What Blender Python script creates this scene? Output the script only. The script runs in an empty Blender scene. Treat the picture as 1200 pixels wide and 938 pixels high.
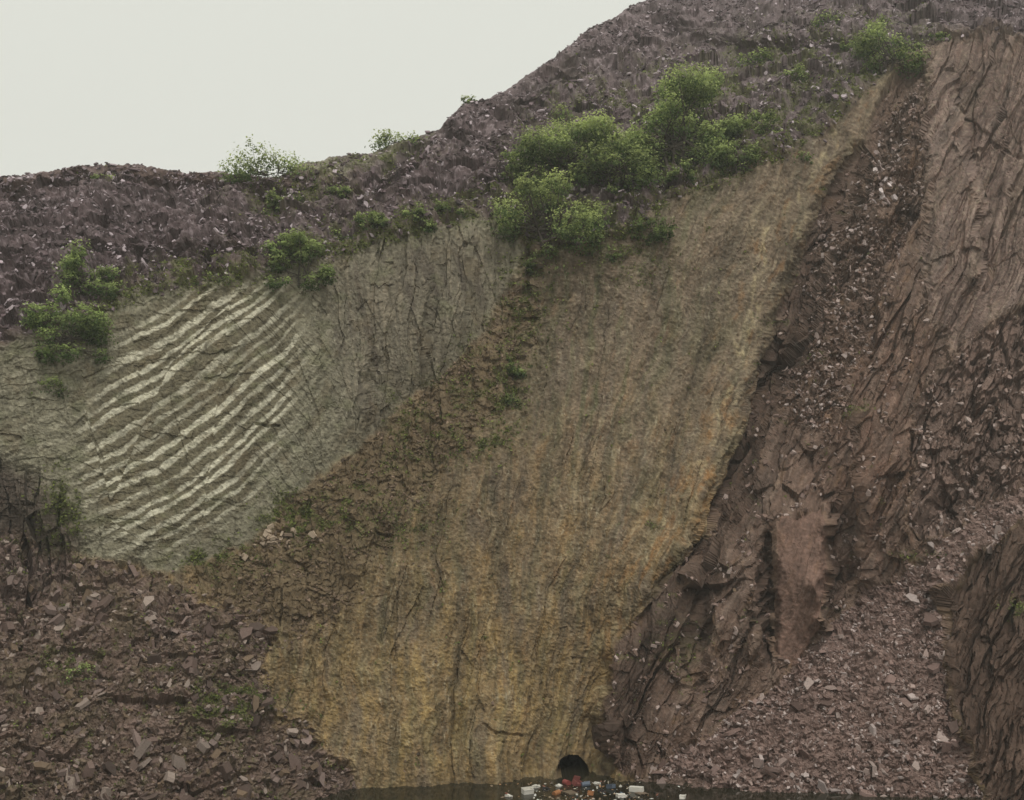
import bpy, math, numpy as np, bmesh
from mathutils import Vector
rng=np.random.default_rng(7)
F=1287.0; HZ=560.0; CAMZ=36.5; WATER=0.95
scene=bpy.context.scene
# ------------------------------------------------------------------ noise
def hsh(ix,iy,seed):
    ix=ix.astype(np.int64); iy=iy.astype(np.int64)
    h=(ix*374761393+iy*668265263+seed*1442695041)&0xFFFFFFFF
    h=((h^(h>>13))*1274126177)&0xFFFFFFFF
    h=((h^(h>>15))*2246822519)&0xFFFFFFFF
    h=h^(h>>16)
    return (h&0xFFFFFF).astype(np.float32)/16777216.0
def perlin(x,y,seed=0):
    x0=np.floor(x); y0=np.floor(y); fx=x-x0; fy=y-y0
    u=fx*fx*fx*(fx*(fx*6-15)+10); v=fy*fy*fy*(fy*(fy*6-15)+10)
    def g(dx,dy):
        a=hsh(x0+dx,y0+dy,seed)*6.2831853
        return np.cos(a)*(fx-dx)+np.sin(a)*(fy-dy)
    a=g(0,0)*(1-u)+g(1,0)*u; b=g(0,1)*(1-u)+g(1,1)*u
    return (a*(1-v)+b*v)*1.5
def fbm(x,y,oct=3,seed=0):
    s=0;a=1.0;t=0
    for o in range(oct):
        s=s+a*perlin(x*2**o+17.3*o,y*2**o-9.1*o,seed+o*31); t+=a; a*=0.55
    return s/t*1.4
def worley(x,y,seed=0,tilt=1.0):
    x0=np.floor(x); y0=np.floor(y)
    b1=np.full(x.shape,9.,np.float32); val=np.zeros_like(b1); fac=np.zeros_like(b1)
    for dx in(-1,0,1):
        for dy in(-1,0,1):
            cx=x0+dx; cy=y0+dy
            px=cx+.1+.8*hsh(cx,cy,seed)-x; py=cy+.1+.8*hsh(cx,cy,seed+5)-y
            d=px*px+py*py; r=hsh(cx,cy,seed+9)*2-1
            tx=hsh(cx,cy,seed+13)*2-1; ty=hsh(cx,cy,seed+17)*2-1
            m=d<b1
            b1=np.where(m,d,b1); val=np.where(m,r,val); fac=np.where(m,-(px*tx+py*ty)*tilt+r,fac)
    return val,fac
def ss(a,b,x):
    t=np.clip((x-a)/(b-a),0,1); return t*t*(3-2*t)
def lin(c):
    c=np.array(c,float)/255.; return np.where(c<.04045,c/12.92,((c+.055)/1.055)**2.4)
# ------------------------------------------------------------------ survey grid
ST=2
gx1=np.arange(-300,1502,ST,dtype=np.float32); gy1=np.arange(-80,1102,ST,dtype=np.float32)
WX,WY=np.meshgrid(gx1,gy1); NY,NX=WX.shape
wx=WX+9*fbm(WX/45,WY/45,3,1)+3*fbm(WX/9,WY/9,2,2); wy=WY+9*fbm(WX/45,WY/45,3,3)+3*fbm(WX/9,WY/9,2,4)
def boxblur(a,r):
    if r<1: return a
    for ax in(0,1):
        pad=[(0,0),(0,0)]; pad[ax]=(r+1,r)
        c=np.cumsum(np.pad(a,pad,mode='edge'),axis=ax,dtype=np.float64)
        n=a.shape[ax]
        hi=np.take(c,np.arange(2*r+1,2*r+1+n),axis=ax); lo=np.take(c,np.arange(0,n),axis=ax)
        a=((hi-lo)/(2*r+1)).astype(np.float32)
    return a
def poly(pts,blur=1,warp=1.0):
    X=WX+(wx-WX)*warp; Y=WY+(wy-WY)*warp
    ins=np.zeros(X.shape,bool); n=len(pts)
    for i in range(n):
        x1,y1=pts[i]; x2,y2=pts[(i+1)%n]
        if y1==y2: continue
        ins^=((y1>Y)!=(y2>Y))&(X<(x2-x1)*(Y-y1)/(y2-y1)+x1)
    m=ins.astype(np.float32)
    return boxblur(boxblur(m,blur),blur)
def ell(cx,cy,rx,ry,p=1.0):
    return np.clip(np.exp(-(((wx-cx)/rx)**2+((wy-cy)/ry)**2)*p),0,1)
RIM=[(-300,470),(0,402),(30,392),(110,368),(160,338),(200,332),(280,322),(340,305),(400,290),(440,280),(500,262),(560,246),(600,262),(640,290),(700,278),(750,262),(790,222),(860,200),(900,185),(960,150),(1000,112),(1040,80),(1080,52),(1120,42),(1200,38),(1501,15)]
TIPS=poly(RIM+[(1600,-200),(-400,-200)],2)
LC=poly([p for p in RIM if p[0]<=600]+[(612,300),(560,400),(540,420),(480,470),(430,520),(370,560),(330,600),(300,630),(240,662),(190,670),(110,655),(60,640),(0,620),(-300,580)],1)
RAMP=poly([(607,290),(560,400),(540,422),(480,470),(430,520),(370,560),(330,600),(300,630),(240,660),(190,672),(240,700),(300,740),(380,740),(425,670),(470,600),(520,550),(560,500),(600,470),(612,400),(625,330)],2)
LT=poly([(-301,585),(0,625),(60,645),(110,660),(190,672),(240,700),(300,730),(370,745),(300,790),(340,850),(400,890),(435,938),(520,1110),(-301,1110)],2)
GUL=poly([(1060,60),(1005,170),(950,270),(905,400),(865,520),(825,620),(770,690),(712,765),(703,830),(720,905),(760,915),(860,850),(960,770),(1090,660),(1190,585),(1210,400),(1120,330),(1090,200),(1085,60)],2)
RW=poly([(1075,50),(1088,200),(1080,330),(1100,400),(1130,440),(1170,400),(1200,360),(1501,300),(1501,15),(1200,38),(1120,42)],2)
RLEDGE=poly([(1070,470),(1130,400),(1210,350),(1501,300),(1501,520),(1200,575),(1130,620),(1060,640)],2)
RT=poly([(1075,655),(1120,615),(1205,562),(1501,480),(1501,640),(1200,615),(1150,650),(1105,700),(1112,800),(1155,938),(1200,1110),(640,1110),(735,925),(800,880),(860,840),(925,790),(980,720)],2)
FG=poly([(1100,700),(1150,648),(1200,615),(1501,560),(1501,1110),(1185,1110),(1155,938),(1112,812)],1)
SLAB=poly([(902,625),(918,604),(936,608),(962,594),(968,640),(965,700),(958,735),(934,785),(908,765)],0,.4)
SHELF=poly([(625,904),(645,902),(740,900),(800,935),(615,935)],2)
# ------------------------------------------------------------------ slopes -> depth (Poisson)
gz=np.full(WX.shape,.27,np.float32); gx=np.full(WX.shape,.02,np.float32)
def lay(m,z,x):
    global gz,gx
    gz=gz*(1-m)+z*m; gx=gx*(1-m)+x*m
lay(LC,.22,.22); lay(TIPS,1.3,0.0)
def band(pts,w):
    m=np.zeros(WX.shape,np.float32)
    for (x1,y1),(x2,y2) in zip(pts[:-1],pts[1:]):
        L2=(x2-x1)**2+(y2-y1)**2; t=np.clip(((wx-x1)*(x2-x1)+(wy-y1)*(y2-y1))/L2,0,1)
        m=np.maximum(m,1-ss(w*.5,w,np.hypot(wx-x1-t*(x2-x1),wy-y1-t*(y2-y1))))
    return m
steep=np.clip(band([(-100,232),(60,216),(150,206),(260,216),(340,228),(410,222)],12)+band([(505,160),(480,205),(430,228),(420,245)],12)+band([(525,150),(570,170),(600,200),(560,235)],12)+band([(700,60),(640,110),(600,140)],14)+band([(0,300),(120,290),(220,300),(330,290)],9)+band([(780,30),(880,60),(1000,50)],10),0,1)
lay(steep*TIPS,.55,0)
lay(RAMP,1.0,.25); lay(LT,1.28,.5)
lay(GUL,.5,-.35); lay(RW,.22,-.35); lay(RLEDGE,.6,-.3); lay(SLAB,.1,-.15); lay(RT,1.2,-.45); lay(FG,.25,-.3); lay(SHELF,1.6,0)
def strip(pts,w,x,z=.3): lay(band(pts,w),z,x)
# gully: the ochre face rolls back, then the dark buttress stands out of it
strip([(990,180),(945,275),(898,400),(860,520),(818,620),(765,690)],12,1.6)
strip([(1022,190),(975,290),(932,410),(893,530),(850,630),(790,700),(735,750)],12,-3.6)
strip([(712,765),(703,830),(716,895)],9,-7)
strip([(850,560),(820,640),(800,720),(805,800)],6,1.8); strip([(872,570),(842,650),(822,720),(828,800)],6,-3)
strip([(893,630),(897,770)],7,2.5); strip([(904,625),(908,770)],7,-7); strip([(969,602),(966,735)],8,3.4)
strip([(1000,470),(1010,600),(1000,680)],7,-2.4)
strip([(1103,705),(1112,812),(1150,930)],8,-6)
strip([(1085,60),(1092,200),(1085,330)],8,-3)
strip([(608,300),(612,400),(590,470)],8,2.2)
strip([(430,430),(430,520)],7,3.4); strip([(380,330),(372,470)],6,1.5); strip([(505,290),(498,450)],6,2.2); strip([(555,270),(548,400)],6,1.6)
strip([(1118,110),(1140,200),(1150,330)],6,1.8); strip([(1160,60),(1185,230)],6,-2)
A=(WX-600)/F; C=(HZ-WY)/F
D=np.maximum(1-gx*A-gz*C,.3)
tx=gx/D/F*ST; ty=-gz/D/F*ST
TX=np.zeros_like(tx,dtype=np.float64); TY=np.zeros_like(TX)
TX[:,:-1]=.5*(tx[:,1:]+tx[:,:-1]); TY[:-1,:]=.5*(ty[1:,:]+ty[:-1,:])
div=TX.copy(); div[:,1:]-=TX[:,:-1]; div+=TY; div[1:,:]-=TY[:-1,:]
def dctm(n):
    k=np.arange(n)[:,None]; m=np.cos(np.pi*k*(2*np.arange(n)[None]+1)/(2*n))*math.sqrt(2/n); m[0]/=math.sqrt(2); return m
CY,CX=dctm(NY),dctm(NX)
fh=CY@div@CX.T
lam=(2*np.cos(np.pi*np.arange(NY)/NY)-2)[:,None]+(2*np.cos(np.pi*np.arange(NX)/NX)-2)[None]
lam[0,0]=1; fh=fh/lam; fh[0,0]=0
LND=CY.T@fh@CX
def samp(G,x,y):
    fx=np.clip((x-gx1[0])/ST,0,NX-1.001); fy=np.clip((y-gy1[0])/ST,0,NY-1.001)
    ix=fx.astype(int); iy=fy.astype(int); fx=fx-ix; fy=fy-iy
    return ((G[iy,ix]*(1-fx)+G[iy,ix+1]*fx)*(1-fy)+(G[iy+1,ix]*(1-fx)+G[iy+1,ix+1]*fx)*fy).astype(np.float32)
LND+=math.log(128.7)-float(samp(LND,np.array([600.]),np.array([915.]))[0])
# ------------------------------------------------------------------ terrain mesh coordinates
SKY=np.array([(-300,255),(-100,225),(0,208),(60,200),(110,194),(160,193),(215,203),(265,204),(325,208),(352,192),(400,183),(440,178),(470,166),(500,157),(514,151),(528,136),(548,120),(575,115),(600,100),(640,75),(690,35),(750,3),(800,-22),(900,-45),(1100,-60),(1501,-70)],float)
cols=np.concatenate([np.arange(-300,-20,4),np.arange(-20,1220,1),np.arange(1220,1500,4)]).astype(np.float32)
NR=960
sky=np.interp(cols,SKY[:,0],SKY[:,1]).astype(np.float32)
sky=sky+2.2*fbm(cols/14,cols*0+3.3,3,77)+1.2*perlin(cols/3.1,cols*0+1.7,78)
t=np.linspace(0,1,NR,dtype=np.float32)[:,None]
PX=np.repeat(cols[None],NR,0); PY=sky[None]+t*(1060-sky[None])
d=np.exp(samp(LND,PX,PY))
P=np.stack([(PX-600)/F*d,d.copy(),CAMZ+(HZ-PY)/F*d],-1)
def normals(P):
    du=np.gradient(P,axis=1); dv=np.gradient(P,axis=0)
    n=np.cross(dv,du); n/=np.linalg.norm(n,axis=-1,keepdims=True)+1e-9
    n*=np.sign(-(n[...,1:2])+1e-9); return n
Nrm=normals(P).astype(np.float32)
brk=fbm(PX/38,PY/38,4,300)*.45+.2*fbm(PX/6,PY/6,2,301)
def soft(m,b,amp=1.0,lo=.36,hi=.64):
    return ss(lo,hi,samp(boxblur(boxblur(m,b),b),PX,PY)+brk*amp*.55)
M=dict(T=samp(TIPS,PX,PY),LC=samp(LC,PX,PY),SL=samp(SLAB,PX,PY),SH=samp(SHELF,PX,PY),FG=samp(FG,PX,PY))
M['RT']=soft(RT,5,.8)*(1-M['FG']); M['LT']=soft(LT,11,1.3,.3,.7)*(1-M['LC'])
M['R']=soft(RAMP,13,1.4,.12,.72)*(1-M['LC'])*(1-M['LT'])*(1-M['T'])
rem=(1-M['T'])*(1-M['LC'])*(1-M['RT'])*(1-M['FG'])
M['RL']=soft(RLEDGE,8)*rem; M['RW']=soft(RW,9,1.2,.3,.7)*rem*(1-M['RL'])
M['G']=soft(GUL,4,.8,.3,.7)*rem*(1-M['RL'])*(1-M['RW'])*(1-M['SL'])
M['MA']=np.clip(1-sum(M[k] for k in('T','LC','R','LT','G','RW','RL','RT','FG','SL')),0,1)
KX=np.array([-300,400,600,700,760,900,1000,1150,1500]); KV=np.array([.0,.04,.08,.2,.3,.42,.40,.27,.2])
Q=PX.copy()
for _ in range(8): Q=.5*Q+.5*(PX-np.interp(Q,KX,KV).astype(np.float32)*(HZ-PY))
Q=Q+9*fbm(PX/80,PY/90,2,5)+2*fbm(PX/18,PY/18,2,6)
bx=np.arange(-300,1501); ang=np.interp(bx,[-300,0,100,200,300,350,400,450,600],[12,18,26,33,40,48,56,64,72])
Fb=np.cumsum(np.tan(np.radians(ang)))
cosb=np.interp(PX,bx,np.cos(np.radians(ang))).astype(np.float32)
S=(PY+np.interp(PX,bx,Fb).astype(np.float32))+9*fbm(PX/120,PY/120,2,8)+2.4*fbm(PX/22,PY/22,2,9)+.8*fbm(PX/7,PY/7,2,10)
fv,_=worley(PX/75+PY/260,PY/300,15); S=S+fv*4
Sx=np.interp(PX,[-300,340,440,600,1500],[1,1,0,0,0]).astype(np.float32)
# ------------------------------------------------------------------ relief
disp=np.zeros_like(d)
f1=fbm(Q/45,PY/260,3,20); f2=fbm(Q/10,PY/70,3,21); f3=fbm(Q/3.4,PY/12,2,22); iso=fbm(PX/14,PY/14,3,23); fine=fbm(PX/4,PY/4,2,24); iso2=fbm(PX/38,PY/50,3,27)
mod=ss(-.2,.55,fbm(PX/60,PY/80,3,25)); mod2=ss(-.2,.4,fbm(Q/60,PY/110,3,26))
_,w0=worley(Q/95+.02*iso,PY/260+Q/300,29,1.2)
wl_,wlf=worley(Q/34+.05*iso,PY/120+Q/80,30,1.3); wm_,wmf=worley(Q/12+.12*iso,PY/50+Q/30,31,1.3); ws_,wsf=worley(Q/5,PY/14+.1*iso,32,1.3)
_,wb=worley(Q/19+PY/90,PY/190,33,1.4); _,wcol=worley(Q/24,PY/280+Q/60,35,1.5)
_,wblk=worley(PX/22-PY/120,PY/34+PX/90,37,1.3)
disp+=M['MA']*(1.0*f1+.45*iso2+.22*wcol*mod2+.30*f2*(.1+mod)+.07*f3+.18*iso+.12*fine+.08*wsf*mod+.22*wb*mod2)
_,blf=worley(S*cosb/14,PX/70-PY/160,51,1.2); _,bsf=worley(S*cosb/6,PX/24-PY/70,52,1.2); _,vlf=worley(PX/24-PY/110,PY/95,53,1.2)
disp+=M['LC']*(Sx*(.12*blf+.08*bsf+.22*fbm(S/24,PX/400,2,50))+(1-Sx)*(.6*wcol+.25*vlf+.24*f2+.12*wsf)+.45*f1+.1*vlf*Sx+.07*f3+.1*fine+.12*iso)
disp+=M['G']*(1.1*w0+.8*wlf+.45*wb*mod2+.45*wmf*mod2+.5*wblk*(1-mod2)+.17*wsf*(.3+mod2)+.6*f1+.16*f2+.09*f3+.06*fine)
disp+=np.clip(M['RL']+M['FG'],0,1)*(.6*wlf+.4*wb+.5*wmf+.22*wsf+.5*f1+.08*f3)
disp+=M['FG']*.9*wcol+M['RL']*(.7*wblk+.6*worley(PX/26,PY/15,34,1.2)[1])
disp+=M['RW']*(.3*w0+.9*wcol+.35*wlf*ss(-.3,.5,f1)+.35*wblk*(1-mod)+.2*wmf*mod2+.35*f1+.3*f2+.12*f3+.08*wsf+.06*fine)
disp+=M['SL']*(.16*f2+.06*f3+.06*wmf+.12*iso+.05*fine)
_,tlf=worley(PX/17,PY/12,60,1.2); tm,tmf=worley(PX/7+PY/30,PY/5,61,1.3); ts,tsf=worley(PX/3.3,PY/2.6,62,1.2)
tal=np.clip(M['LT']+M['RT'],0,1); big=fbm(PX/60,PY/45,3,63)
disp+=tal*(.28*tlf+.22*tmf+.10*tsf+1.0*big)
disp+=M['LT']*(.6*worley(PX/40+PY/90,PY/24,64,1.2)[1])
disp+=M['R']*(.25*tlf+.18*tmf+.08*wsf+.7*big+.25*wmf+.4*wlf+.25*f2)
tb=fbm(PX/75+PY/120,PY/24,4,70); tr=1-np.abs(fbm(PX/45-PY/60,PY/16,3,71))*2
uf,uff=worley(PX/15+PY/22,PY/3.6,72,1.3); _,ub=worley(PX/38+PY/40,PY/11,73,1.3)
disp+=M['T']*(2.2*tb+1.0*tr+.8*ub+.26*uff+.06*tsf+.12*tmf)*np.clip((PY-sky[None])/14,0.12,1)
chute=samp(poly([(1070,90),(1020,180),(975,265),(945,330),(940,420),(915,470),(960,520),(1010,420),(1040,330),(1075,230),(1088,120)],4),PX,PY)
chute=chute*ss(-.35,.15,brk*2+.15)
disp+=chute*(.4*tlf+.3*tmf+.1*tsf)
def Mp(pts,b=12,w=1.0): return samp(poly(pts,b,w),PX,PY)
lowleft=Mp([(-300,560),(0,540),(40,555),(100,640),(60,705),(-300,705)],4)
disp+=lowleft*(1.2*worley(PX/16,PY/42,36,1.3)[1]+.4*wmf)
def crack(pts,w,dep):
    global disp
    for (x1,y1),(x2,y2) in zip(pts[:-1],pts[1:]):
        L2=(x2-x1)**2+(y2-y1)**2; X=PX+2*iso; Yv=PY+2*iso
        tt=np.clip(((X-x1)*(x2-x1)+(Yv-y1)*(y2-y1))/L2,0,1)
        disp=disp-dep*(1-ss(w*.3,w,np.hypot(X-x1-tt*(x2-x1),Yv-y1-tt*(y2-y1))))
crack([(566,850),(580,862),(612,862)],2.2,.4)
crack([(1120,125),(1160,165),(1215,200)],3,.5); crack([(300,497),(328,500)],2.2,.6)
disp-=1.1*Mp([(590,345),(608,340),(612,425),(596,440)],2,.4)*(1-M['R']*.5)
P=P+Nrm*disp[...,None]
tx_=(PX-672)/19.5; tyb=(909-PY)
arch=(np.abs(tx_)<1)&(tyb>-3)&(tyb<24*np.sqrt(np.clip(1-np.abs(tx_)**3,0,1))+1.0*perlin(PX/5,PX*0,3))
P[...,1]+=np.where(arch,9.0,0)
# ------------------------------------------------------------------ colour (albedo)
GAIN=.66
def cc(r,g,b): return lin((r,g,b))/GAIN
def put(m,c):
    global col
    c=np.asarray(c,np.float32); col=col*(1-m[...,None])+c*m[...,None]
h1=ss(350,800,PY)[...,None]
col=(cc(112,97,80)*(1-h1)+cc(118,99,70)*h1).astype(np.float32)
put(M['LC'],cc(108,104,87)); put(M['T'],cc(76,64,65)); put(M['R'],cc(88,75,56)); put(M['LT'],cc(82,68,59))
put(M['G'],cc(89,72,62)); put(M['RW'],cc(106,89,81)); put(M['RL'],cc(91,75,67)); put(M['RT'],cc(103,85,78)); put(M['FG'],cc(74,59,50)); put(M['SL'],cc(98,77,67))
val=1+np.clip(M['MA']+M['G']+M['RW']+M['LC']*.6+M['RL']+M['FG']+M['SL']+M['R']*.6,0,1)*(.17*f2*(.3+mod)+.12*f3+.2*iso+.18*iso2+.16*f1+.06*w0+.2*fine)
n80=fbm(PX/26+Q/40,PY/60,4,110)
och=ss(-.15,.5,fbm(Q/20,PY/80,4,80)+.5*n80); pal=ss(.05,.55,fbm(Q/8,PY/40,4,81)+.4*n80); gry=ss(0.0,.6,fbm(Q/30,PY/130,4,82)-.4*n80); rus=ss(.15,.65,fbm(Q/13,PY/34,4,83))
mos=ss(.0,.55,fbm(Q/18,PY/90,4,84)); 
put(M['MA']*och*.5*ss(300,700,PY),cc(136,111,68)); put(M['MA']*gry*.65,cc(90,80,70)); put(M['MA']*mos*.5,cc(86,84,58))
put(M['MA']*pal*.35,cc(146,133,106)); put(M['MA']*rus*.35,cc(114,82,50))
vst=ss(.15,.55,fbm(Q/14,PY/240,3,184)+.2*iso); put(M['MA']*vst*.55,cc(70,62,48))
lowl=Mp([(400,700),(700,760),(700,905),(450,925),(330,830),(320,780)],24)
put(M['MA']*lowl*.5*(.2+.8*och),cc(138,117,72))
topg=Mp([(620,300),(900,200),(960,160),(900,330),(840,500),(700,480),(620,470)],30); put(M['MA']*topg*.45*ss(-.4,.4,n80),cc(104,95,82))
alg=Mp([(600,270),(780,250),(850,210),(860,300),(800,420),(730,520),(640,560),(600,420)],20); put(M['MA']*alg*ss(.0,.5,fbm(Q/11,PY/160,4,284))*.6,cc(76,80,50))
rdark=Mp([(880,250),(940,270),(890,420),(850,540),(790,660),(720,760),(700,860),(650,860),(660,720),(740,600),(800,450)],26); put(M['MA']*rdark*.35*ss(-.5,.3,n80),cc(84,70,54))
ledge=Mp([(600,290),(680,300),(650,420),(610,520),(540,620),(470,720),(400,800),(330,800),(300,740),(420,640),(500,540),(600,450)],24)
put(M['MA']*ledge*ss(-.5,.35,n80+brk*.6)*.75,cc(84,72,52))
bandc=Mp([(1005,120),(1012,170),(950,275),(905,400),(868,520),(830,615),(770,690),(712,760),(730,690),(780,580),(850,420),(880,290),(930,200),(985,140)],12)
b_s=ss(0,.5,fbm(Q/6,PY/40,3,85))*ss(-.4,.4,fbm(PX/40,PY/60,2,185))
put(M['MA']*bandc*b_s*.6,cc(158,144,116)); put(M['MA']*bandc*rus*.5,cc(130,94,54))
seam=np.exp(-((PX+9*iso+8*iso2-np.interp(PY,[120,180,270,400,520,600,690,760],[994,966,905,872,838,788,738,706]))/7.0)**2)*ss(.0,.5,fbm(PX/12,PY/25,2,86)+.3*brk)*M['MA']
put(np.clip(seam,0,1)*.5,cc(172,157,120))
ora=Mp([(700,700),(770,600),(850,470),(905,400),(890,520),(830,640),(760,720),(715,790),(695,850)],12)
put(M['MA']*ora*ss(.05,.6,fbm(Q/10,PY/36,4,87)+.25*n80)*.6,cc(138,98,52))
drk=Mp([(600,320),(760,300),(840,330),(700,420),(640,480),(600,520)],18); put(M['MA']*drk*.5*ss(-.5,.4,n80),cc(84,73,62))
qz=ss(.5,.75,fbm(Q/2.5,PY/18,2,88))*ss(0,.4,fbm(PX/60,PY/60,2,89)); put(M['MA']*qz*.4,cc(172,164,140))
lich=ss(.3,.75,fbm(PX/3.2,PY/3.6,2,188)); put(np.clip(M['MA']+M['LC']+M['RW'],0,1)*lich*.34,cc(152,146,122))
dkm=ss(.3,.75,fbm(PX/3.8,PY/4.2,2,189)); put(np.clip(M['MA']+M['LC']+M['RW'],0,1)*dkm*.42,cc(66,56,46))
dk2=ss(.25,.7,fbm(PX/10,PY/16,3,289)); put(M['MA']*dk2*.35,cc(78,68,52))
# bedding bands of uneven thickness and strength
b1d=lambda s,sd: perlin(S/s,PX/700+sd*3.1,sd)
per=np.sin(S/2.9+2.4*b1d(34,92)); amp1=.35+.65*ss(-.45,.25,b1d(26,192)+.3)
bandm=Mp([(98,470),(150,395),(210,345),(330,318),(350,400),(330,500),(298,580),(200,645),(130,648),(105,600)],16)
bandm=ss(.25,.8,bandm+.5*brk)
weak=Mp([(-300,500),(0,420),(120,375),(200,335),(440,285),(430,480),(300,620),(200,665),(110,655),(0,560)],10)
put(M['LC']*weak*.35*ss(-.2,.5,perlin(S/5.2,PX/160,91)),cc(128,124,104))
whit=ss(.05,.6,per+.5*b1d(7,90)+.2*fine)*amp1*ss(-.95,-.25,fbm(PX/55,S/22,3,93)+.25*fbm(PX/8,PY/8,2,193)+.05)
put(M['LC']*bandm*.75,cc(92,85,66)); put(M['LC']*bandm*whit*.9,cc(184,180,160))
put(M['LC']*weak*(1-bandm*.8)*ss(.2,.75,per+.6*b1d(9,95))*.45*ss(-.5,.2,n80),cc(150,145,126))
rightl=Mp([(380,300),(600,260),(600,330),(540,420),(430,520),(400,480)],12)
put(M['LC']*rightl*.5,cc(96,87,76)); put(M['LC']*rightl*ss(.0,.5,fbm(PX/6-PY/60,PY/80,3,94))*.5,cc(132,122,104)); put(M['LC']*rightl*ss(.1,.6,fbm(PX/14-PY/90,PY/90,3,95))*.6,cc(72,63,56))
put(M['LC']*ss(.1,.6,fbm(PX/30,PY/40,4,96))*.45,cc(92,80,60)); put(M['LC']*ss(.1,.6,fbm(PX/36,PY/24,4,196))*.4,cc(92,94,66))
rampn=Mp([(612,300),(560,400),(480,470),(430,520),(330,600),(240,662),(180,668),(230,635),(350,560),(440,480),(560,360)],8); put(M['LC']*rampn*ss(-.4,.3,n80)*.65,cc(70,62,48))
put(lowleft*.8,cc(72,60,55))
put(M['G']*ss(.0,.5,fbm(Q/18,PY/80,3,97))*.45,cc(68,53,44)); put(M['G']*rus*.35,cc(108,84,58)); put(M['G']*pal*.4,cc(124,107,94)); put(M['G']*gry*.3,cc(84,74,68))
wetshade=Mp([(1010,180),(960,280),(912,400),(872,520),(832,620),(780,690),(716,765),(705,830),(720,900),(770,880),(760,790),(830,720),(880,600),(930,470),(965,380),(1000,290),(1040,190)],8)  # dark gully border: wet rock with its shade painted into the albedo
put(M['G']*wetshade*(1-chute*.6)*.8*ss(-.8,.2,n80+.3),cc(54,42,35))
put(M['RW']*gry*.5,cc(86,76,71)); put(M['RW']*pal*.4,cc(138,122,110)); put(M['RW']*ss(0,.5,fbm(Q/7,PY/120,4,197))*.5,cc(74,61,55)); put(M['RW']*mos*.2,cc(98,90,70)); put(M['RW']*rus*.2,cc(116,86,68))
redm=Mp([(990,420),(1080,380),(1090,560),(1060,640),(980,700),(965,600)],20); put(M['G']*redm*.5*ss(-.4,.4,n80),cc(102,77,65))
put(M['SL']*ss(914,906,PX+3*iso)*.5,cc(134,114,96)); put(M['SL']*rus*.3,cc(104,78,58)); put(M['SL']*gry*.3,cc(80,66,58))  # left edge of the slab painted pale, as if lit
put(M['G']*Mp([(966,596),(984,610),(984,720),(960,765),(940,785),(964,730)],3,.5)*.7,cc(54,41,35)); put(M['G']*Mp([(886,640),(902,628),(906,770),(892,775)],3,.5)*.7,cc(52,40,34))  # shadow right of the slab painted into the albedo, dark strip left of it
pk=hsh(np.floor(PX/2.7+.6*iso),np.floor(PY/1.6+.6*f2),5)
put(M['T']*ss(-.2,.4,fbm(PX/60,PY/26,4,198))*.6,cc(54,45,45)); put(M['T']*(uf>.45)*.3,cc(104,92,94)); put(M['T']*(uf<-.4)*.4,cc(48,39,39))
put(M['T']*(pk>.9)*.45,cc(134,122,125)); put(samp(steep,PX,PY)*M['T']*.5,cc(48,39,38))  # dark tip patches and steep benches: shading contrast put into the albedo
brw=Mp([(-300,260),(0,206),(150,190),(260,200),(420,212),(420,230),(300,220),(100,212),(0,228)],4); put(M['T']*brw*.5,cc(84,66,54))
ggr=Mp([(340,215),(352,188),(440,176),(515,150),(500,180),(430,196),(400,210)],3); put(M['T']*ggr*.75*ss(-.7,.3,brk*2),cc(106,108,80))
put(ss(330,0,PY)*M['T']*.3,cc(102,93,93))  # tips paler towards the top, haze painted into the albedo
put(tal*(tm>.55)*.35,cc(118,100,93)); put(tal*(tm<-.6)*.4,cc(58,46,41)); put(M['LT']*ss(.0,.5,big)*.5,cc(84,75,56)); put(M['LT']*ss(.1,.6,n80)*.4,cc(60,50,44))
mn=fbm(PX/16,PY/12,4,100); mn2=fbm(PX/50,PY/40,2,101)
rimd=PY-np.interp(PX,[p[0] for p in RIM],[p[1] for p in RIM]).astype(np.float32)
nearrim=np.exp(-(np.clip(np.abs(rimd+6)-4,0,99)/13)**2)*ss(60,130,PX)*(1-ss(960,1060,PX))
rampg=Mp([(600,300),(560,410),(470,470),(440,540),(340,600),(230,655),(240,690),(380,640),(470,560),(560,520),(612,440),(640,330)],12)
patch=ell(350,605,40,22)+ell(270,820,50,18)+ell(85,775,35,14)+ell(70,600,25,40)+ell(240,655,30,10)+ell(255,838,30,30)+ell(600,455,18,40)+ell(570,520,30,15)+ell(1080,650,30,6)+ell(1190,715,20,10)+ell(800,760,30,30)*.5+ell(350,230,70,25)+ell(450,190,60,14)+ell(120,212,20,10)+ell(470,620,50,30)*.5+ell(1000,480,16,10)+ell(960,420,12,8)+.6*ell(620,340,30,60)+.6*ell(740,300,50,30)
green=np.clip(nearrim*1.2*ss(-.35,.2,mn)+rampg*.6*ss(-.1,.4,mn+.4*mn2)+samp(np.clip(patch,0,1).astype(np.float32),PX,PY)*ss(-.3,.2,mn)+M['LT']*.5*ss(.2,.6,mn)+.5*M['G']*ss(.5,.8,mn+.3*mn2)+M['MA']*.5*ss(.55,.85,mn+.4*mn2),0,1)
upg=Mp([(580,240),(640,120),(740,90),(860,60),(1000,20),(1100,30),(1080,90),(960,160),(860,210),(780,230),(700,270),(610,280)],12)
green=np.clip(green+upg*.95*ss(-.2,.25,mn+.3*mn2)*M['T'],0,1)
put(green*.6,cc(80,82,48)); 
put(np.where(arch,1.,0).astype(np.float32),(.01,.008,.007))  # inside of the adit near black, its darkness painted in
wet=np.exp(-((PY-916)/8)**2)*ss(430,560,PX)*(1-ss(780,860,PX)); put(wet*.5,cc(70,60,44))
col*= np.clip(val*(1+.10*fbm(PX/2.2,PY/2.2,2,102)),.4,1.65)[...,None]
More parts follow.
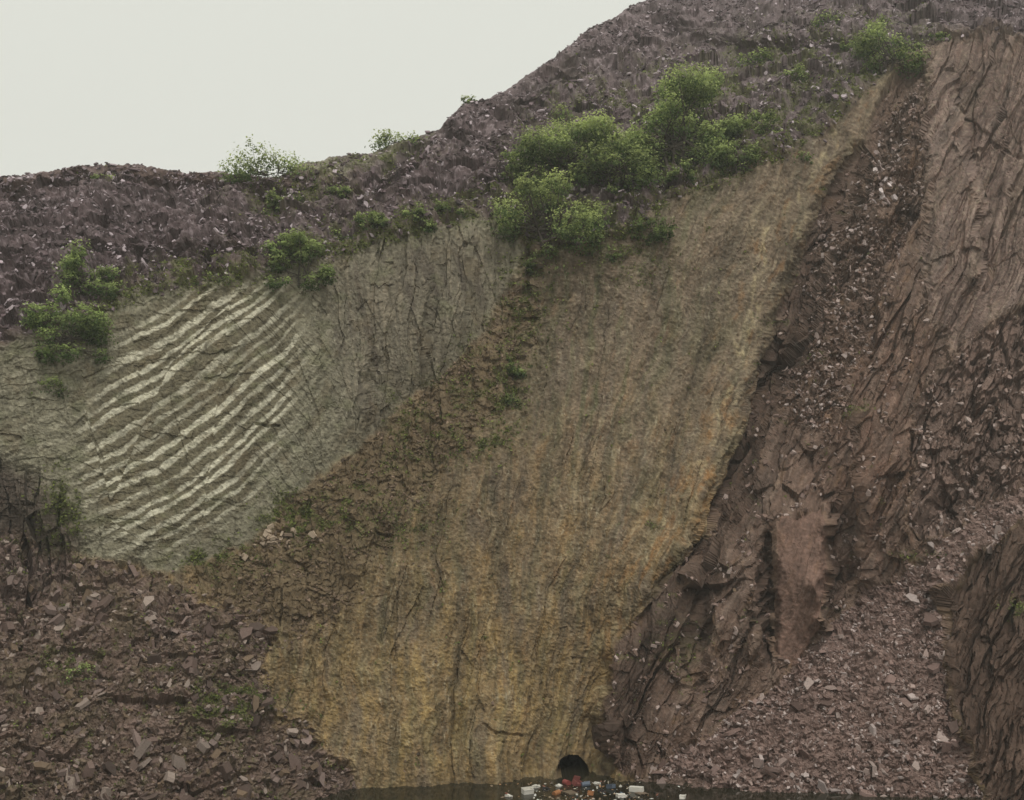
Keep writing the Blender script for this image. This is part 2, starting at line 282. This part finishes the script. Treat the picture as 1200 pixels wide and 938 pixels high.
lum=(col@np.array([.3,.55,.15],np.float32))[...,None]; col=col*.95+lum*.05
col*=(1-.22*M['MA']-.14*M['LC']+.14*M['T']+.12*M['LT']-.06*M['RW'])[...,None]
col=np.clip(col,.004,.8)
# ------------------------------------------------------------------ mesh helper
def grid_faces(nr,nc):
    i=np.arange(nr*nc,dtype=np.int32).reshape(nr,nc)
    return np.stack([i[:-1,:-1],i[1:,:-1],i[1:,1:],i[:-1,1:]],-1).reshape(-1,4)
def mkmesh(name,V,Fc,colr=None,mat=None,smooth=False):
    me=bpy.data.meshes.new(name); V=np.asarray(V,np.float32).reshape(-1,3)
    if isinstance(Fc,list):
        lt=np.concatenate([np.full(len(f),f.shape[1],np.int32) for f in Fc]); li=np.concatenate([f.reshape(-1) for f in Fc]).astype(np.int32)
    else: lt=np.full(len(Fc),Fc.shape[1],np.int32); li=Fc.reshape(-1).astype(np.int32)
    me.vertices.add(len(V)); me.vertices.foreach_set('co',V.ravel())
    me.loops.add(len(li)); me.loops.foreach_set('vertex_index',li)
    me.polygons.add(len(lt)); ls=np.zeros(len(lt),np.int32); ls[1:]=np.cumsum(lt)[:-1]
    me.polygons.foreach_set('loop_start',ls)
    me.polygons.foreach_set('use_smooth',np.full(len(lt),smooth,bool))
    me.update(calc_edges=True)
    if colr is not None:
        a=me.attributes.new('Col','FLOAT_COLOR','POINT')
        c=np.ones((len(V),4),np.float32); c[:,:3]=np.asarray(colr).reshape(-1,3); a.data.foreach_set('color',c.ravel())
    ob=bpy.data.objects.new(name,me); scene.collection.objects.link(ob)
    if mat: me.materials.append(mat)
    return ob
def nodes(name):
    m=bpy.data.materials.new(name); m.use_nodes=True; nt=m.node_tree; return m,nt,nt.nodes['Principled BSDF']
def rockmat(name,s1,s2,bump,rough=.88,amt=.5):
    m,nt,b=nodes(name); N=nt.nodes; L=nt.links
    at=N.new('ShaderNodeAttribute'); at.attribute_name='Col'
    tc=N.new('ShaderNodeTexCoord')
    n1=N.new('ShaderNodeTexNoise'); n1.inputs['Scale'].default_value=s1; n1.inputs['Detail'].default_value=6; n1.inputs['Roughness'].default_value=.65
    L.new(tc.outputs['Object'],n1.inputs['Vector'])
    n2=N.new('ShaderNodeTexNoise'); n2.inputs['Scale'].default_value=s2; n2.inputs['Detail'].default_value=4
    L.new(tc.outputs['Object'],n2.inputs['Vector'])
    mr=N.new('ShaderNodeMapRange'); mr.inputs['From Min'].default_value=.25; mr.inputs['From Max'].default_value=.75; mr.inputs['To Min'].default_value=1-amt; mr.inputs['To Max'].default_value=1+amt
    L.new(n1.outputs['Fac'],mr.inputs['Value'])
    mx=N.new('ShaderNodeVectorMath'); mx.operation='SCALE'; L.new(at.outputs['Color'],mx.inputs[0]); L.new(mr.outputs[0],mx.inputs['Scale'])
    L.new(mx.outputs[0],b.inputs['Base Color']); b.inputs['Roughness'].default_value=rough; b.inputs['Specular IOR Level'].default_value=.25
    bp=N.new('ShaderNodeBump'); bp.inputs['Strength'].default_value=bump; bp.inputs['Distance'].default_value=.15
    L.new(n2.outputs['Fac'],bp.inputs['Height']); L.new(bp.outputs[0],b.inputs['Normal']); return m
rock=rockmat('slate_rock',1.6,4.0,.5,amt=.38)
NB=14; st=(np.linspace(0,1,NB)[1:]**1.8*260)[::-1].astype(np.float32)
back=np.repeat(P[0:1],NB-1,0).copy(); back[...,1]+=st[:,None]; back[...,0]*=(1+st[:,None]/200); back[...,2]-=.25*st[:,None]
PF=np.concatenate([back,P],0); CF=np.concatenate([np.repeat(col[0:1],NB-1,0),col],0)
mkmesh('quarry_cliff',PF,grid_faces(PF.shape[0],PF.shape[1]),CF,rock)
# ------------------------------------------------------------------ ground sheet
g=np.concatenate([np.linspace(-3000,-150,12),np.linspace(-140,320,93),np.linspace(340,3000,12)])
GX,GY=np.meshgrid(g,g)
GZ=-2.5+ (34.8+2.5)*(1-ss(2,48,GY))+.5*fbm(GX/9,GY/9,3,200)*ss(2,8,np.abs(GY))
mkmesh('ground',np.stack([GX,GY,GZ],-1),grid_faces(*GX.shape),np.tile(cc(84,68,60),(GX.size,1)),rockmat('ground_slate_dust',.4,2,.4),smooth=True)
# ------------------------------------------------------------------ scree slabs
nf=normals(P).reshape(-1,3); flat=P.reshape(-1,3); dflat=d.reshape(-1)
framex=(PX>-60)&(PX<1260)
def pick(w,n):
    w=(w*framex).reshape(-1).astype(np.float64); c=np.cumsum(w); return np.searchsorted(c,rng.random(n)*c[-1])
def slabs(idx,smin,smax,pw,thick,colors,sink=.15,tilt=.5):
    n=len(idx); s=smin+(smax-smin)*rng.random(n)**pw
    nn=nf[idx]+np.array([0,0,.5]); nn=nn+rng.normal(0,tilt,(n,3)); nn/=np.linalg.norm(nn,axis=1,keepdims=True)
    r=rng.normal(0,1,(n,3)); r[:,2]*=.5; a=np.cross(nn,r); a/=np.linalg.norm(a,axis=1,keepdims=True); b=np.cross(nn,a)
    k=5; th=(np.arange(k)[None]+rng.random((n,k))*.7)*2*np.pi/k; rad=s[:,None]*.5*(.65+.5*rng.random((n,k))); asp=(.35+.5*rng.random(n))[:,None]
    ring=a[:,None]*(np.cos(th)*rad)[...,None]+b[:,None]*(np.sin(th)*rad*asp)[...,None]
    hh=(s*thick*(.5+rng.random(n)))[:,None,None]*nn[:,None]
    c=flat[idx][:,None]+nn[:,None]*(s*sink)[:,None,None]*.5
    V=np.concatenate([c+ring*.92+hh*.5,c+ring-hh*.5],1)
    base=(np.arange(n)*10)[:,None]
    top=base+np.arange(5)[None]; sides=[np.concatenate([base+j,base+5+j,base+5+(j+1)%5,base+(j+1)%5],1) for j in range(5)]
    cl=np.array(colors)[rng.integers(0,len(colors),n)]*(.7+.6*rng.random(n))[:,None]
    return V.reshape(-1,3),[top[:,::-1].astype(np.int32),np.concatenate(sides,0).astype(np.int32)],np.repeat(cl[:,None],10,1).reshape(-1,3)
slabmat=rockmat('slate_slab',5,14,.25,rough=.75,amt=.25)
area=(d/128)**2
cR=[cc(108,90,84),cc(96,79,73),cc(126,110,104),cc(82,66,60),cc(142,130,126)]; cL=[cc(84,70,64),cc(72,60,54),cc(104,90,84),cc(88,74,60),cc(118,106,98)]; cT=[cc(76,64,66),cc(94,82,85),cc(56,47,48),cc(66,55,56),cc(146,135,139)]
def mk(name,parts):
    V=[];F5=[];F4=[];Cc=[];o=0
    for v,f,c in parts:
        V.append(v);F5.append(f[0]+o);F4.append(f[1]+o);Cc.append(c);o+=len(v)
    return mkmesh(name,np.concatenate(V),[np.concatenate(F5),np.concatenate(F4)],np.concatenate(Cc),slabmat)
dn=ss(-.5,.6,fbm(PX/40,PY/30,2,210))
mk('slate_scree',[slabs(pick(M['RT']*(.15+dn)*area,13000),.2,.9,2.5,.18,cR),
  slabs(pick(M['RT']*dn**2,420),.9,2.6,1.8,.14,cR+[cc(134,120,114)]),
  slabs(pick(M['LT']*(.2+dn),8000),.2,.9,2.5,.18,cL), slabs(pick(M['LT']*dn**2,480),.9,3.0,1.8,.22,cL),
  slabs(pick(M['R']*dn,2800),.2,.8,2.5,.2,[cc(86,72,58),cc(104,88,74),cc(72,60,48)]),
  slabs(pick(np.exp(-((PX-320)/25)**2-((PY-632)/14)**2),34),.7,2.0,1.5,.25,[cc(134,120,104),cc(108,94,80)]),
  slabs(pick(np.exp(-((PX-1035)/12)**2-((PY-215)/28)**2),20),.9,1.9,1.5,.18,[cc(160,150,148),cc(136,122,118)]),
  slabs(pick(np.exp(-((PX-975)/18)**2-((PY-275)/22)**2),16),.7,1.6,1.5,.18,[cc(140,128,124),cc(116,102,98)]),
  slabs(pick(chute,2600),.2,1.1,2.2,.22,[cc(92,77,68),cc(118,102,96),cc(76,62,54),cc(138,126,122)]),
  slabs(pick(M['G']*ss(.0,.4,fbm(PX/25,PY/20,2,211))*.6+M['RL']*ss(-.2,.4,fbm(PX/25,PY/20,2,211)),3400),.2,1.2,2.5,.22,[cc(94,77,69),cc(116,99,92),cc(78,63,55),cc(134,120,114)])])
mk('slate_tip_rubble',[slabs(pick(M['T']*(.1+dn)*area,26000),.3,1.1,2.2,.14,cT,tilt=.28),slabs(pick(M['T']*dn*area,900),1.0,1.9,2,.12,cT,tilt=.25)])
# ------------------------------------------------------------------ vegetation
def leafmat():
    m,nt,b=nodes('leaf'); N=nt.nodes; L=nt.links
    at=N.new('ShaderNodeAttribute'); at.attribute_name='Col'
    L.new(at.outputs['Color'],b.inputs['Base Color']); b.inputs['Roughness'].default_value=.7; b.inputs['Specular IOR Level'].default_value=.15
    tr=N.new('ShaderNodeBsdfTranslucent'); L.new(at.outputs['Color'],tr.inputs['Color']); mx=N.new('ShaderNodeMixShader'); mx.inputs[0].default_value=.35
    L.new(b.outputs[0],mx.inputs[1]); L.new(tr.outputs[0],mx.inputs[2]); L.new(mx.outputs[0],N['Material Output'].inputs['Surface']); return m
LEAF=leafmat()
BARK,ntb,bb=nodes('bark'); bn_=ntb.nodes.new('ShaderNodeTexNoise'); bn_.inputs['Scale'].default_value=6; cr=ntb.nodes.new('ShaderNodeValToRGB'); cr.color_ramp.elements[0].color=(.035,.028,.02,1); cr.color_ramp.elements[1].color=(.12,.10,.08,1)
ntb.links.new(bn_.outputs[0],cr.inputs[0]); ntb.links.new(cr.outputs[0],bb.inputs['Base Color']); bb.inputs['Roughness'].default_value=.9
def at(px,py):
    j=int(np.argmin(np.abs(cols-px))); i=int(np.argmin(np.abs(PY[:,j]-py))); return P[i,j].copy(),float(d[i,j])
def leaves(c,s,nb,rgb):
    n=len(c); nn=nb+rng.normal(0,.55,(n,3)); nn/=np.linalg.norm(nn,axis=1,keepdims=True)+1e-9
    r=rng.normal(0,1,(n,3)); a=np.cross(nn,r); a/=np.linalg.norm(a,axis=1,keepdims=True)+1e-9; b=np.cross(nn,a)
    s=s[:,None]; V=np.stack([c-a*s*.5,c+b*s*.3,c+a*s*.5,c-b*s*.3],1)
    return V.reshape(-1,3),np.arange(4*n,dtype=np.int32).reshape(n,4),np.repeat(rgb[:,None],4,1).reshape(-1,3)
def tube(p0,p1,r0,r1,k=6):
    p0=np.array(p0,float);p1=np.array(p1,float);ax=p1-p0;ax/=np.linalg.norm(ax)+1e-9
    u=np.cross(ax,[.3,.9,.1]);u/=np.linalg.norm(u);v=np.cross(ax,u);th=np.arange(k)*2*np.pi/k
    rr=np.cos(th)[:,None]*u+np.sin(th)[:,None]*v
    return np.concatenate([p0+rr*r0,p1+rr*r1]),np.stack([np.arange(k),(np.arange(k)+1)%k,(np.arange(k)+1)%k+k,np.arange(k)+k],1)
G1=np.array(cc(104,118,68))*1.6; G2=np.array(cc(60,76,43))*1.2; G3=np.array(cc(132,137,88))*1.5
def tree(name,px,py,w,h,dens=1.0,tone=0.5,dark=1.0):
    base,dd=at(px,py); m=dd/F; W=w*m; H=h*m*1.18; base=base+np.array([0,.3,-.3]); sd=int(rng.integers(0,9999))
    emp=bpy.data.objects.new(name,None); emp.location=base; scene.collection.objects.link(emp)
    nl=int(10+W*1.9); lobes=[]; ph=rng.random(4)*6.28; lean=rng.normal(0,.12)
    for i in range(nl):
        x=rng.uniform(-1,1); y=rng.uniform(-1,1)*math.sqrt(1-x*x)
        topv=(1-.5*abs(x)**2.2)*(.76+.17*math.sin(3.1*x+ph[0])+.13*math.sin(8*x+ph[1]))
        hz=max(topv*(rng.random()**.5),.10)
        lobes.append((np.array([x*W*.46+lean*hz*H,y*W*.36,H*hz]),W*rng.uniform(.05,.13)+.12))
    VV=[];FF=[];o=0
    def add(p0,p1,r0,r1):
        nonlocal o
        v,f=tube(p0,p1,r0,r1); VV.append(v);FF.append(f+o);o+=len(v)
    for sx in(-1,0,1):
        st_=np.array([sx*W*.04,0,-.4]); fk=np.array([sx*W*.12,rng.normal(0,.2),H*(.22+rng.random()*.1)]); add(st_,fk,.02*H,.013*H)
        for c,r in lobes[(sx+1)::3]:
            mid=(fk+c)*.5+rng.normal(0,.04*W,3); add(fk,mid,.010*H,.006*H); add(mid,c+np.array([0,0,r*.4]),.006*H,.002*H)
    tr=mkmesh('trunk_and_limbs',np.concatenate(VV),np.concatenate(FF),None,BARK,smooth=True); tr.parent=emp
    LV=[];LN=[];LQ=[];LS=[]
    ntot=int(np.clip(w*h*1.6*dens,300,26000)); vol=np.array([l[1]**2 for l in lobes]); vol/=vol.sum()
    for (c,r),vv in zip(lobes,vol):
        n=max(12,int(ntot*vv)); dr=rng.normal(0,1,(n,3)); dr/=np.linalg.norm(dr,axis=1,keepdims=True)
        rr=r*(.35+1.0*rng.random(n)**.5)*(1+.6*perlin(dr[:,0]*2.4+c[0]*3,dr[:,2]*2.4+dr[:,1]*1.7,sd)); p=c+dr*rr[:,None]*np.array([1.15,1.1,.9])
        g1=perlin(p[:,0]/.8,p[:,2]/.8,sd+1)+perlin(p[:,1]/.8,p[:,2]/.6,sd+2); keep=g1>-.2
        tuft=.68+.62*rng.random()
        k=np.clip(.36+.6*dr[:,2]+.3*g1+rng.normal(0,.12,n)+(c[2]/H-.5)*.4,0,1)[:,None]  # lobe tops paler, undersides darker: shading painted into the leaf colour
        rgb=(G2*(1-k)+ (G1*(1-tone)+G3*tone)*k)*tuft*dark*(.85+.3*rng.random(n))[:,None]
        LV.append(p[keep]);LN.append((dr*.8+np.array([0,-.2,.6]))[keep]);LQ.append(rgb[keep]);LS.append((m*(2.0+2.4*rng.random(n)))[keep])
    V,Fc,Cc=leaves(np.concatenate(LV),np.concatenate(LS),np.concatenate(LN),np.concatenate(LQ))
    mkmesh('crown_leaves',V,Fc,Cc,LEAF).parent=emp
for a in [('oak_tree',72,424,96,88,1,.2,.85),('oak_tree',108,352,68,62,1,.3,.9),
 ('birch_tree',645,290,124,85,1,.7,1.0),('birch_tree',668,230,116,88,1,.6,1.0),('birch_tree',725,235,100,84,1,.6,1.0),('birch_tree',790,205,112,112,1,.5,1.0),('birch_tree',828,178,90,92,1,.5,1.0),
 ('hawthorn_tree',350,340,74,62,.9,.3,.85),('hawthorn_tree',332,312,50,44,.9,.3,.85),('hawthorn_tree',1038,88,80,58,.8,.5,.95),('hawthorn_tree',313,214,98,38,.8,.6,1.0),('hawthorn_tree',868,205,56,56,.9,.4,.9),
 ('hawthorn_tree',895,170,44,36,.8,.5,.95),('hawthorn_tree',612,238,60,48,.8,.4,.9),('hawthorn_tree',770,205,60,56,.9,.4,.9),('hawthorn_tree',640,320,50,40,.8,.4,.8),
 ('gorse_bush',436,278,38,36,.8,.4,.8),('gorse_bush',487,268,40,32,.8,.4,.8),('gorse_bush',322,246,36,32,.8,.5,.9),('gorse_bush',395,242,26,20,.8,.5,.8),('gorse_bush',345,244,24,18,.8,.5,.8),
 ('gorse_bush',122,216,28,16,.8,.6,1),('gorse_bush',465,174,56,20,.6,.7,1),('gorse_bush',548,125,18,14,.5,.6,1),('gorse_bush',600,450,28,32,.7,.3,.7),('gorse_bush',598,480,20,24,.7,.3,.7),
 ('gorse_bush',58,462,38,18,.8,.3,.7),('gorse_bush',797,222,34,28,.8,.5,.9),('gorse_bush',528,252,34,20,.8,.4,.8),('gorse_bush',884,80,40,22,.6,.5,.9),('gorse_bush',942,190,34,16,.6,.5,.8),('gorse_bush',700,304,50,28,.7,.3,.7),('gorse_bush',758,290,52,46,.8,.1,.6),('gorse_bush',970,30,34,16,.6,.6,.9),('gorse_bush',88,796,40,18,.5,.4,.9),('gorse_bush',930,100,34,20,.6,.5,.9),('gorse_bush',1100,50,24,14,.6,.5,.9),('gorse_bush',400,275,40,14,.6,.4,.8),('gorse_bush',250,330,50,10,.6,.3,.8),('gorse_bush',1000,60,30,16,.6,.4,.8)]:
    tree(*a)
gm=np.clip(green,0,1)**1.5*(~arch)
idx=pick(gm,40000); n=len(idx); c=flat[idx]+nf[idx]*.12+rng.normal(0,.1,(n,3))
k=rng.random(n)[:,None]; rgb=(np.array(cc(66,72,42))*(1-k)+np.array(cc(112,120,64))*k)*(.6+.6*rng.random(n))[:,None]
V,Fc,Cc=leaves(c,(.15+.3*rng.random(n))*dflat[idx]/128,nf[idx]*.5+[0,0,.6],rgb)
mkmesh('grass',V,Fc,Cc,LEAF)
# ------------------------------------------------------------------ pool
m,nt,b=nodes('dark_pool_water'); b.inputs['Base Color'].default_value=(.022,.02,.012,1); b.inputs['Roughness'].default_value=.08
nz=nt.nodes.new('ShaderNodeTexNoise'); nz.inputs['Scale'].default_value=1.5; bp=nt.nodes.new('ShaderNodeBump'); bp.inputs['Strength'].default_value=.15; bp.inputs['Distance'].default_value=.05
nt.links.new(nz.outputs[0],bp.inputs['Height']); nt.links.new(bp.outputs[0],b.inputs['Normal'])
q=np.array([[-60,50,WATER],[60,50,WATER],[60,150,WATER],[-60,150,WATER]]); mkmesh('pool_water',q,np.array([[0,1,2,3]]),None,m)
# ------------------------------------------------------------------ dumped rubbish around the adit
def pmat(name,rgb,rough=.5,dirt=.5):
    m,nt,b=nodes(name); N=nt.nodes; L=nt.links
    nz=N.new('ShaderNodeTexNoise'); nz.inputs['Scale'].default_value=4; nz.inputs['Detail'].default_value=5
    mx=N.new('ShaderNodeMix'); mx.data_type='RGBA'; mx.inputs['A'].default_value=(*rgb,1); mx.inputs['B'].default_value=(rgb[0]*dirt,rgb[1]*dirt*.9,rgb[2]*dirt*.8,1)
    L.new(nz.outputs[0],mx.inputs['Factor']); L.new(mx.outputs['Result'],b.inputs['Base Color']); b.inputs['Roughness'].default_value=rough; return m
def bmobj(name,bm,mat,loc,rot):
    me=bpy.data.meshes.new(name); bm.to_mesh(me); bm.free(); me.materials.append(mat); o=bpy.data.objects.new(name,me); o.location=loc; o.rotation_euler=rot; scene.collection.objects.link(o); return o
def box(bm,c,s):
    r=bmesh.ops.create_cube(bm,size=1)['verts']
    for v in r: v.co=Vector((v.co.x*s[0]+c[0],v.co.y*s[1]+c[1],v.co.z*s[2]+c[2]))
def crate():
    bm=bmesh.new(); box(bm,(0,0,.03),(1,.7,.06))
    for x,sx in((-.48,.04),(.48,.04)): box(bm,(x,0,.28),(sx,.7,.43))
    for y in(-.33,.33): box(bm,(0,y,.28),(.91,.04,.43)); box(bm,(0,y*1.09,.46),(1.04,.05,.05))
    return bm
def drum():
    bm=bmesh.new(); prof=[(0,0),(.3,0),(.31,.02),(.29,.05),(.29,.28),(.31,.3),(.29,.32),(.29,.58),(.31,.6),(.29,.62),(.29,.85),(.31,.88),(.3,.9),(.27,.87),(0,.87)]
    rings=[]; K=16
    for r,z in prof: rings.append([bm.verts.new((max(r,.001)*math.cos(i*6.2832/K),max(r,.001)*math.sin(i*6.2832/K),z-.45)) for i in range(K)])
    for a,b_ in zip(rings[:-1],rings[1:]):
        for i in range(K): bm.faces.new((a[i],a[(i+1)%K],b_[(i+1)%K],b_[i]))
    return bm
def tyre():
    bm=bmesh.new(); K=20; prof=[(.19,-.06),(.25,-.1),(.33,-.1),(.36,-.06),(.36,.06),(.33,.1),(.25,.1),(.19,.06),(.22,0)]
    rings=[[bm.verts.new((r*math.cos(i*6.2832/K),r*math.sin(i*6.2832/K),z)) for r,z in prof] for i in range(K)]
    for i in range(K):
        for j in range(9): bm.faces.new((rings[i][j],rings[(i+1)%K][j],rings[(i+1)%K][(j+1)%9],rings[i][(j+1)%9]))
    return bm
def pallet():
    bm=bmesh.new()
    for i in range(6): box(bm,(-.5+i*.2,0,.13),(.12,1.0,.025))
    for y in(-.45,0,.45): box(bm,(0,y,.065),(1.12,.09,.10))
    return bm
def fridge():
    bm=bmesh.new(); box(bm,(0,0,.8),(.6,.55,1.6)); box(bm,(0,-.31,.55),(.59,.05,1.05)); box(bm,(0,-.31,1.34),(.59,.05,.48)); box(bm,(.24,-.36,.9),(.03,.04,.3)); box(bm,(.24,-.36,1.25),(.03,.04,.2))
    bmesh.ops.bevel(bm,geom=bm.edges[:],offset=.012,segments=1,affect='EDGES'); return bm
def foam():
    bm=bmesh.new(); box(bm,(0,0,.12),(.9,.6,.28)); bmesh.ops.subdivide_edges(bm,edges=bm.edges[:],cuts=2,use_grid_fill=True)
    for v in bm.verts: v.co+=Vector(rng.normal(0,.035,3))
    return bm
def armchair():
    bm=bmesh.new(); box(bm,(0,0,.3),(.62,.7,.3)); box(bm,(0,.36,.6),(.86,.16,.85)); box(bm,(-.41,-.03,.38),(.18,.72,.55)); box(bm,(.41,-.03,.38),(.18,.72,.55))
    bmesh.ops.bevel(bm,geom=bm.edges[:],offset=.04,segments=2,affect='EDGES'); return bm
white=pmat('dirty_white_plastic',(.78,.78,.74),.4,.8); red=pmat('faded_red_paint',(.34,.08,.07)); blue=pmat('faded_blue_plastic',(.12,.16,.22)); orange=pmat('orange_plastic',(.45,.2,.08)); rub=pmat('tyre_rubber',(.02,.02,.02),.8); wood=pmat('weathered_wood',(.26,.2,.14),.9); fab=pmat('red_fabric',(.26,.08,.07),.95)
def wp(px,py,z=WATER):
    dd=(CAMZ-z)*F/(py-HZ); return Vector(((px-600)/F*dd,dd,z))
items=[('oil_drum',drum,red,664,919,.15,(1.5,0,.5),1.1),('oil_drum',drum,blue,686,921,.15,(1.5,.1,1.9),1.1),('oil_drum',drum,orange,652,931,.12,(1.5,.1,2.4),1.0),
 ('armchair',armchair,fab,675,921,-.1,(.2,.3,.6),1.1),('fridge',fridge,white,738,927,.25,(1.5,0,1.1),1.0),('plastic_crate',crate,white,618,930,0,(.1,0,.4),1.2),('plastic_crate',crate,orange,692,932,0,(.1,.2,1.4),.9),('plastic_crate',crate,blue,716,924,0,(.1,.2,2.4),.9),
 ('tyre',tyre,rub,705,928,.05,(.1,.1,0),1.2),('tyre',tyre,rub,640,926,.05,(.3,.1,0),1.2),('wooden_pallet',pallet,wood,668,930,0,(.05,.1,.7),1.2),('wooden_pallet',pallet,wood,752,931,0,(.05,.1,2.0),1.1),
 ('polystyrene_block',foam,white,628,923,0,(0,.1,.9),1.0),('polystyrene_block',foam,white,728,934,0,(0,.1,.3),1.2),('polystyrene_block',foam,white,800,935,0,(0,.1,1.3),1.0),('polystyrene_block',foam,white,700,919,0,(.2,.1,2.3),.8),('polystyrene_block',foam,white,596,934,0,(.2,.1,2.3),.8),('polystyrene_block',foam,white,655,922,0,(.2,.1,1),.8)]
for nme,fn,mt,px,py,dz,rot,sc in items:
    o=bmobj(nme,fn(),mt,wp(px,py)+Vector((0,0,dz)),rot); o.scale=(sc,)*3
n=300; ppx=rng.normal(690,48,n); ppy=rng.uniform(916,940,n); c=np.array([wp(a,b_)+Vector((0,0,.05)) for a,b_ in zip(ppx,ppy)])
pal_=np.array([(.6,.6,.56),(.4,.38,.33),(.25,.10,.07),(.35,.2,.1),(.1,.13,.17),(.2,.15,.1),(.22,.17,.12),(.55,.5,.4)])
V,Fc,Cc=leaves(c,.2+.5*rng.random(n)**2,np.tile([0,0,1.5],(n,1)),pal_[rng.integers(0,8,n)]); mkmesh('floating_litter',V,Fc,Cc,rockmat('litter',3,5,.1,rough=.6,amt=.3))
# ------------------------------------------------------------------ thin mist filling the pit (a real volume)
m=bpy.data.materials.new('mist_air'); m.use_nodes=True; nt=m.node_tree; nt.nodes.remove(nt.nodes['Principled BSDF'])
vs=nt.nodes.new('ShaderNodeVolumeScatter'); vs.inputs['Density'].default_value=.00036; vs.inputs['Color'].default_value=(.95,.96,.92,1); vs.inputs['Anisotropy'].default_value=.2
nt.links.new(vs.outputs[0],nt.nodes['Material Output'].inputs['Volume'])
bm=bmesh.new(); box(bm,(0,240,90),(700,620,260)); bmobj('mist',bm,m,(0,0,0),(0,0,0))
# ------------------------------------------------------------------ world / light
w=bpy.data.worlds.new('World'); scene.world=w; w.use_nodes=True; N=w.node_tree.nodes; L=w.node_tree.links
EL,ROT=math.radians(62),math.radians(160)
sk=N.new('ShaderNodeTexSky'); sk.sky_type='NISHITA'; sk.sun_disc=False; sk.sun_elevation=EL; sk.sun_rotation=ROT; sk.air_density=1.5; sk.dust_density=5
hs=N.new('ShaderNodeHueSaturation'); hs.inputs['Saturation'].default_value=.15; L.new(sk.outputs[0],hs.inputs['Color'])
mx=N.new('ShaderNodeMix'); mx.data_type='RGBA'; mx.inputs['Factor'].default_value=.85; L.new(hs.outputs[0],mx.inputs['A']); mx.inputs['B'].default_value=(8.5,8.6,7.75,1)
bg=N['Background']; L.new(mx.outputs['Result'],bg.inputs['Color']); bg.inputs['Strength'].default_value=.1
sd=bpy.data.lights.new('sun','SUN'); sd.energy=1.5; sd.angle=math.radians(20); sd.color=(1,.96,.9); so=bpy.data.objects.new('sun',sd); scene.collection.objects.link(so)
dirv=Vector((math.sin(ROT)*math.cos(EL),math.cos(ROT)*math.cos(EL),math.sin(EL)))
so.rotation_euler=dirv.to_track_quat('Z','Y').to_euler()
scene.view_settings.view_transform='Standard'; scene.view_settings.look='None'; scene.view_settings.exposure=0
cd=bpy.data.cameras.new('camera'); cam=bpy.data.objects.new('camera',cd); scene.collection.objects.link(cam); scene.camera=cam
cam.location=(0,0,CAMZ); cam.rotation_euler=(math.radians(90),0,0); cd.sensor_width=36; cd.lens=36*F/1200; cd.shift_y=(HZ-469)/1200; cd.clip_end=8000; cd.clip_start=.5
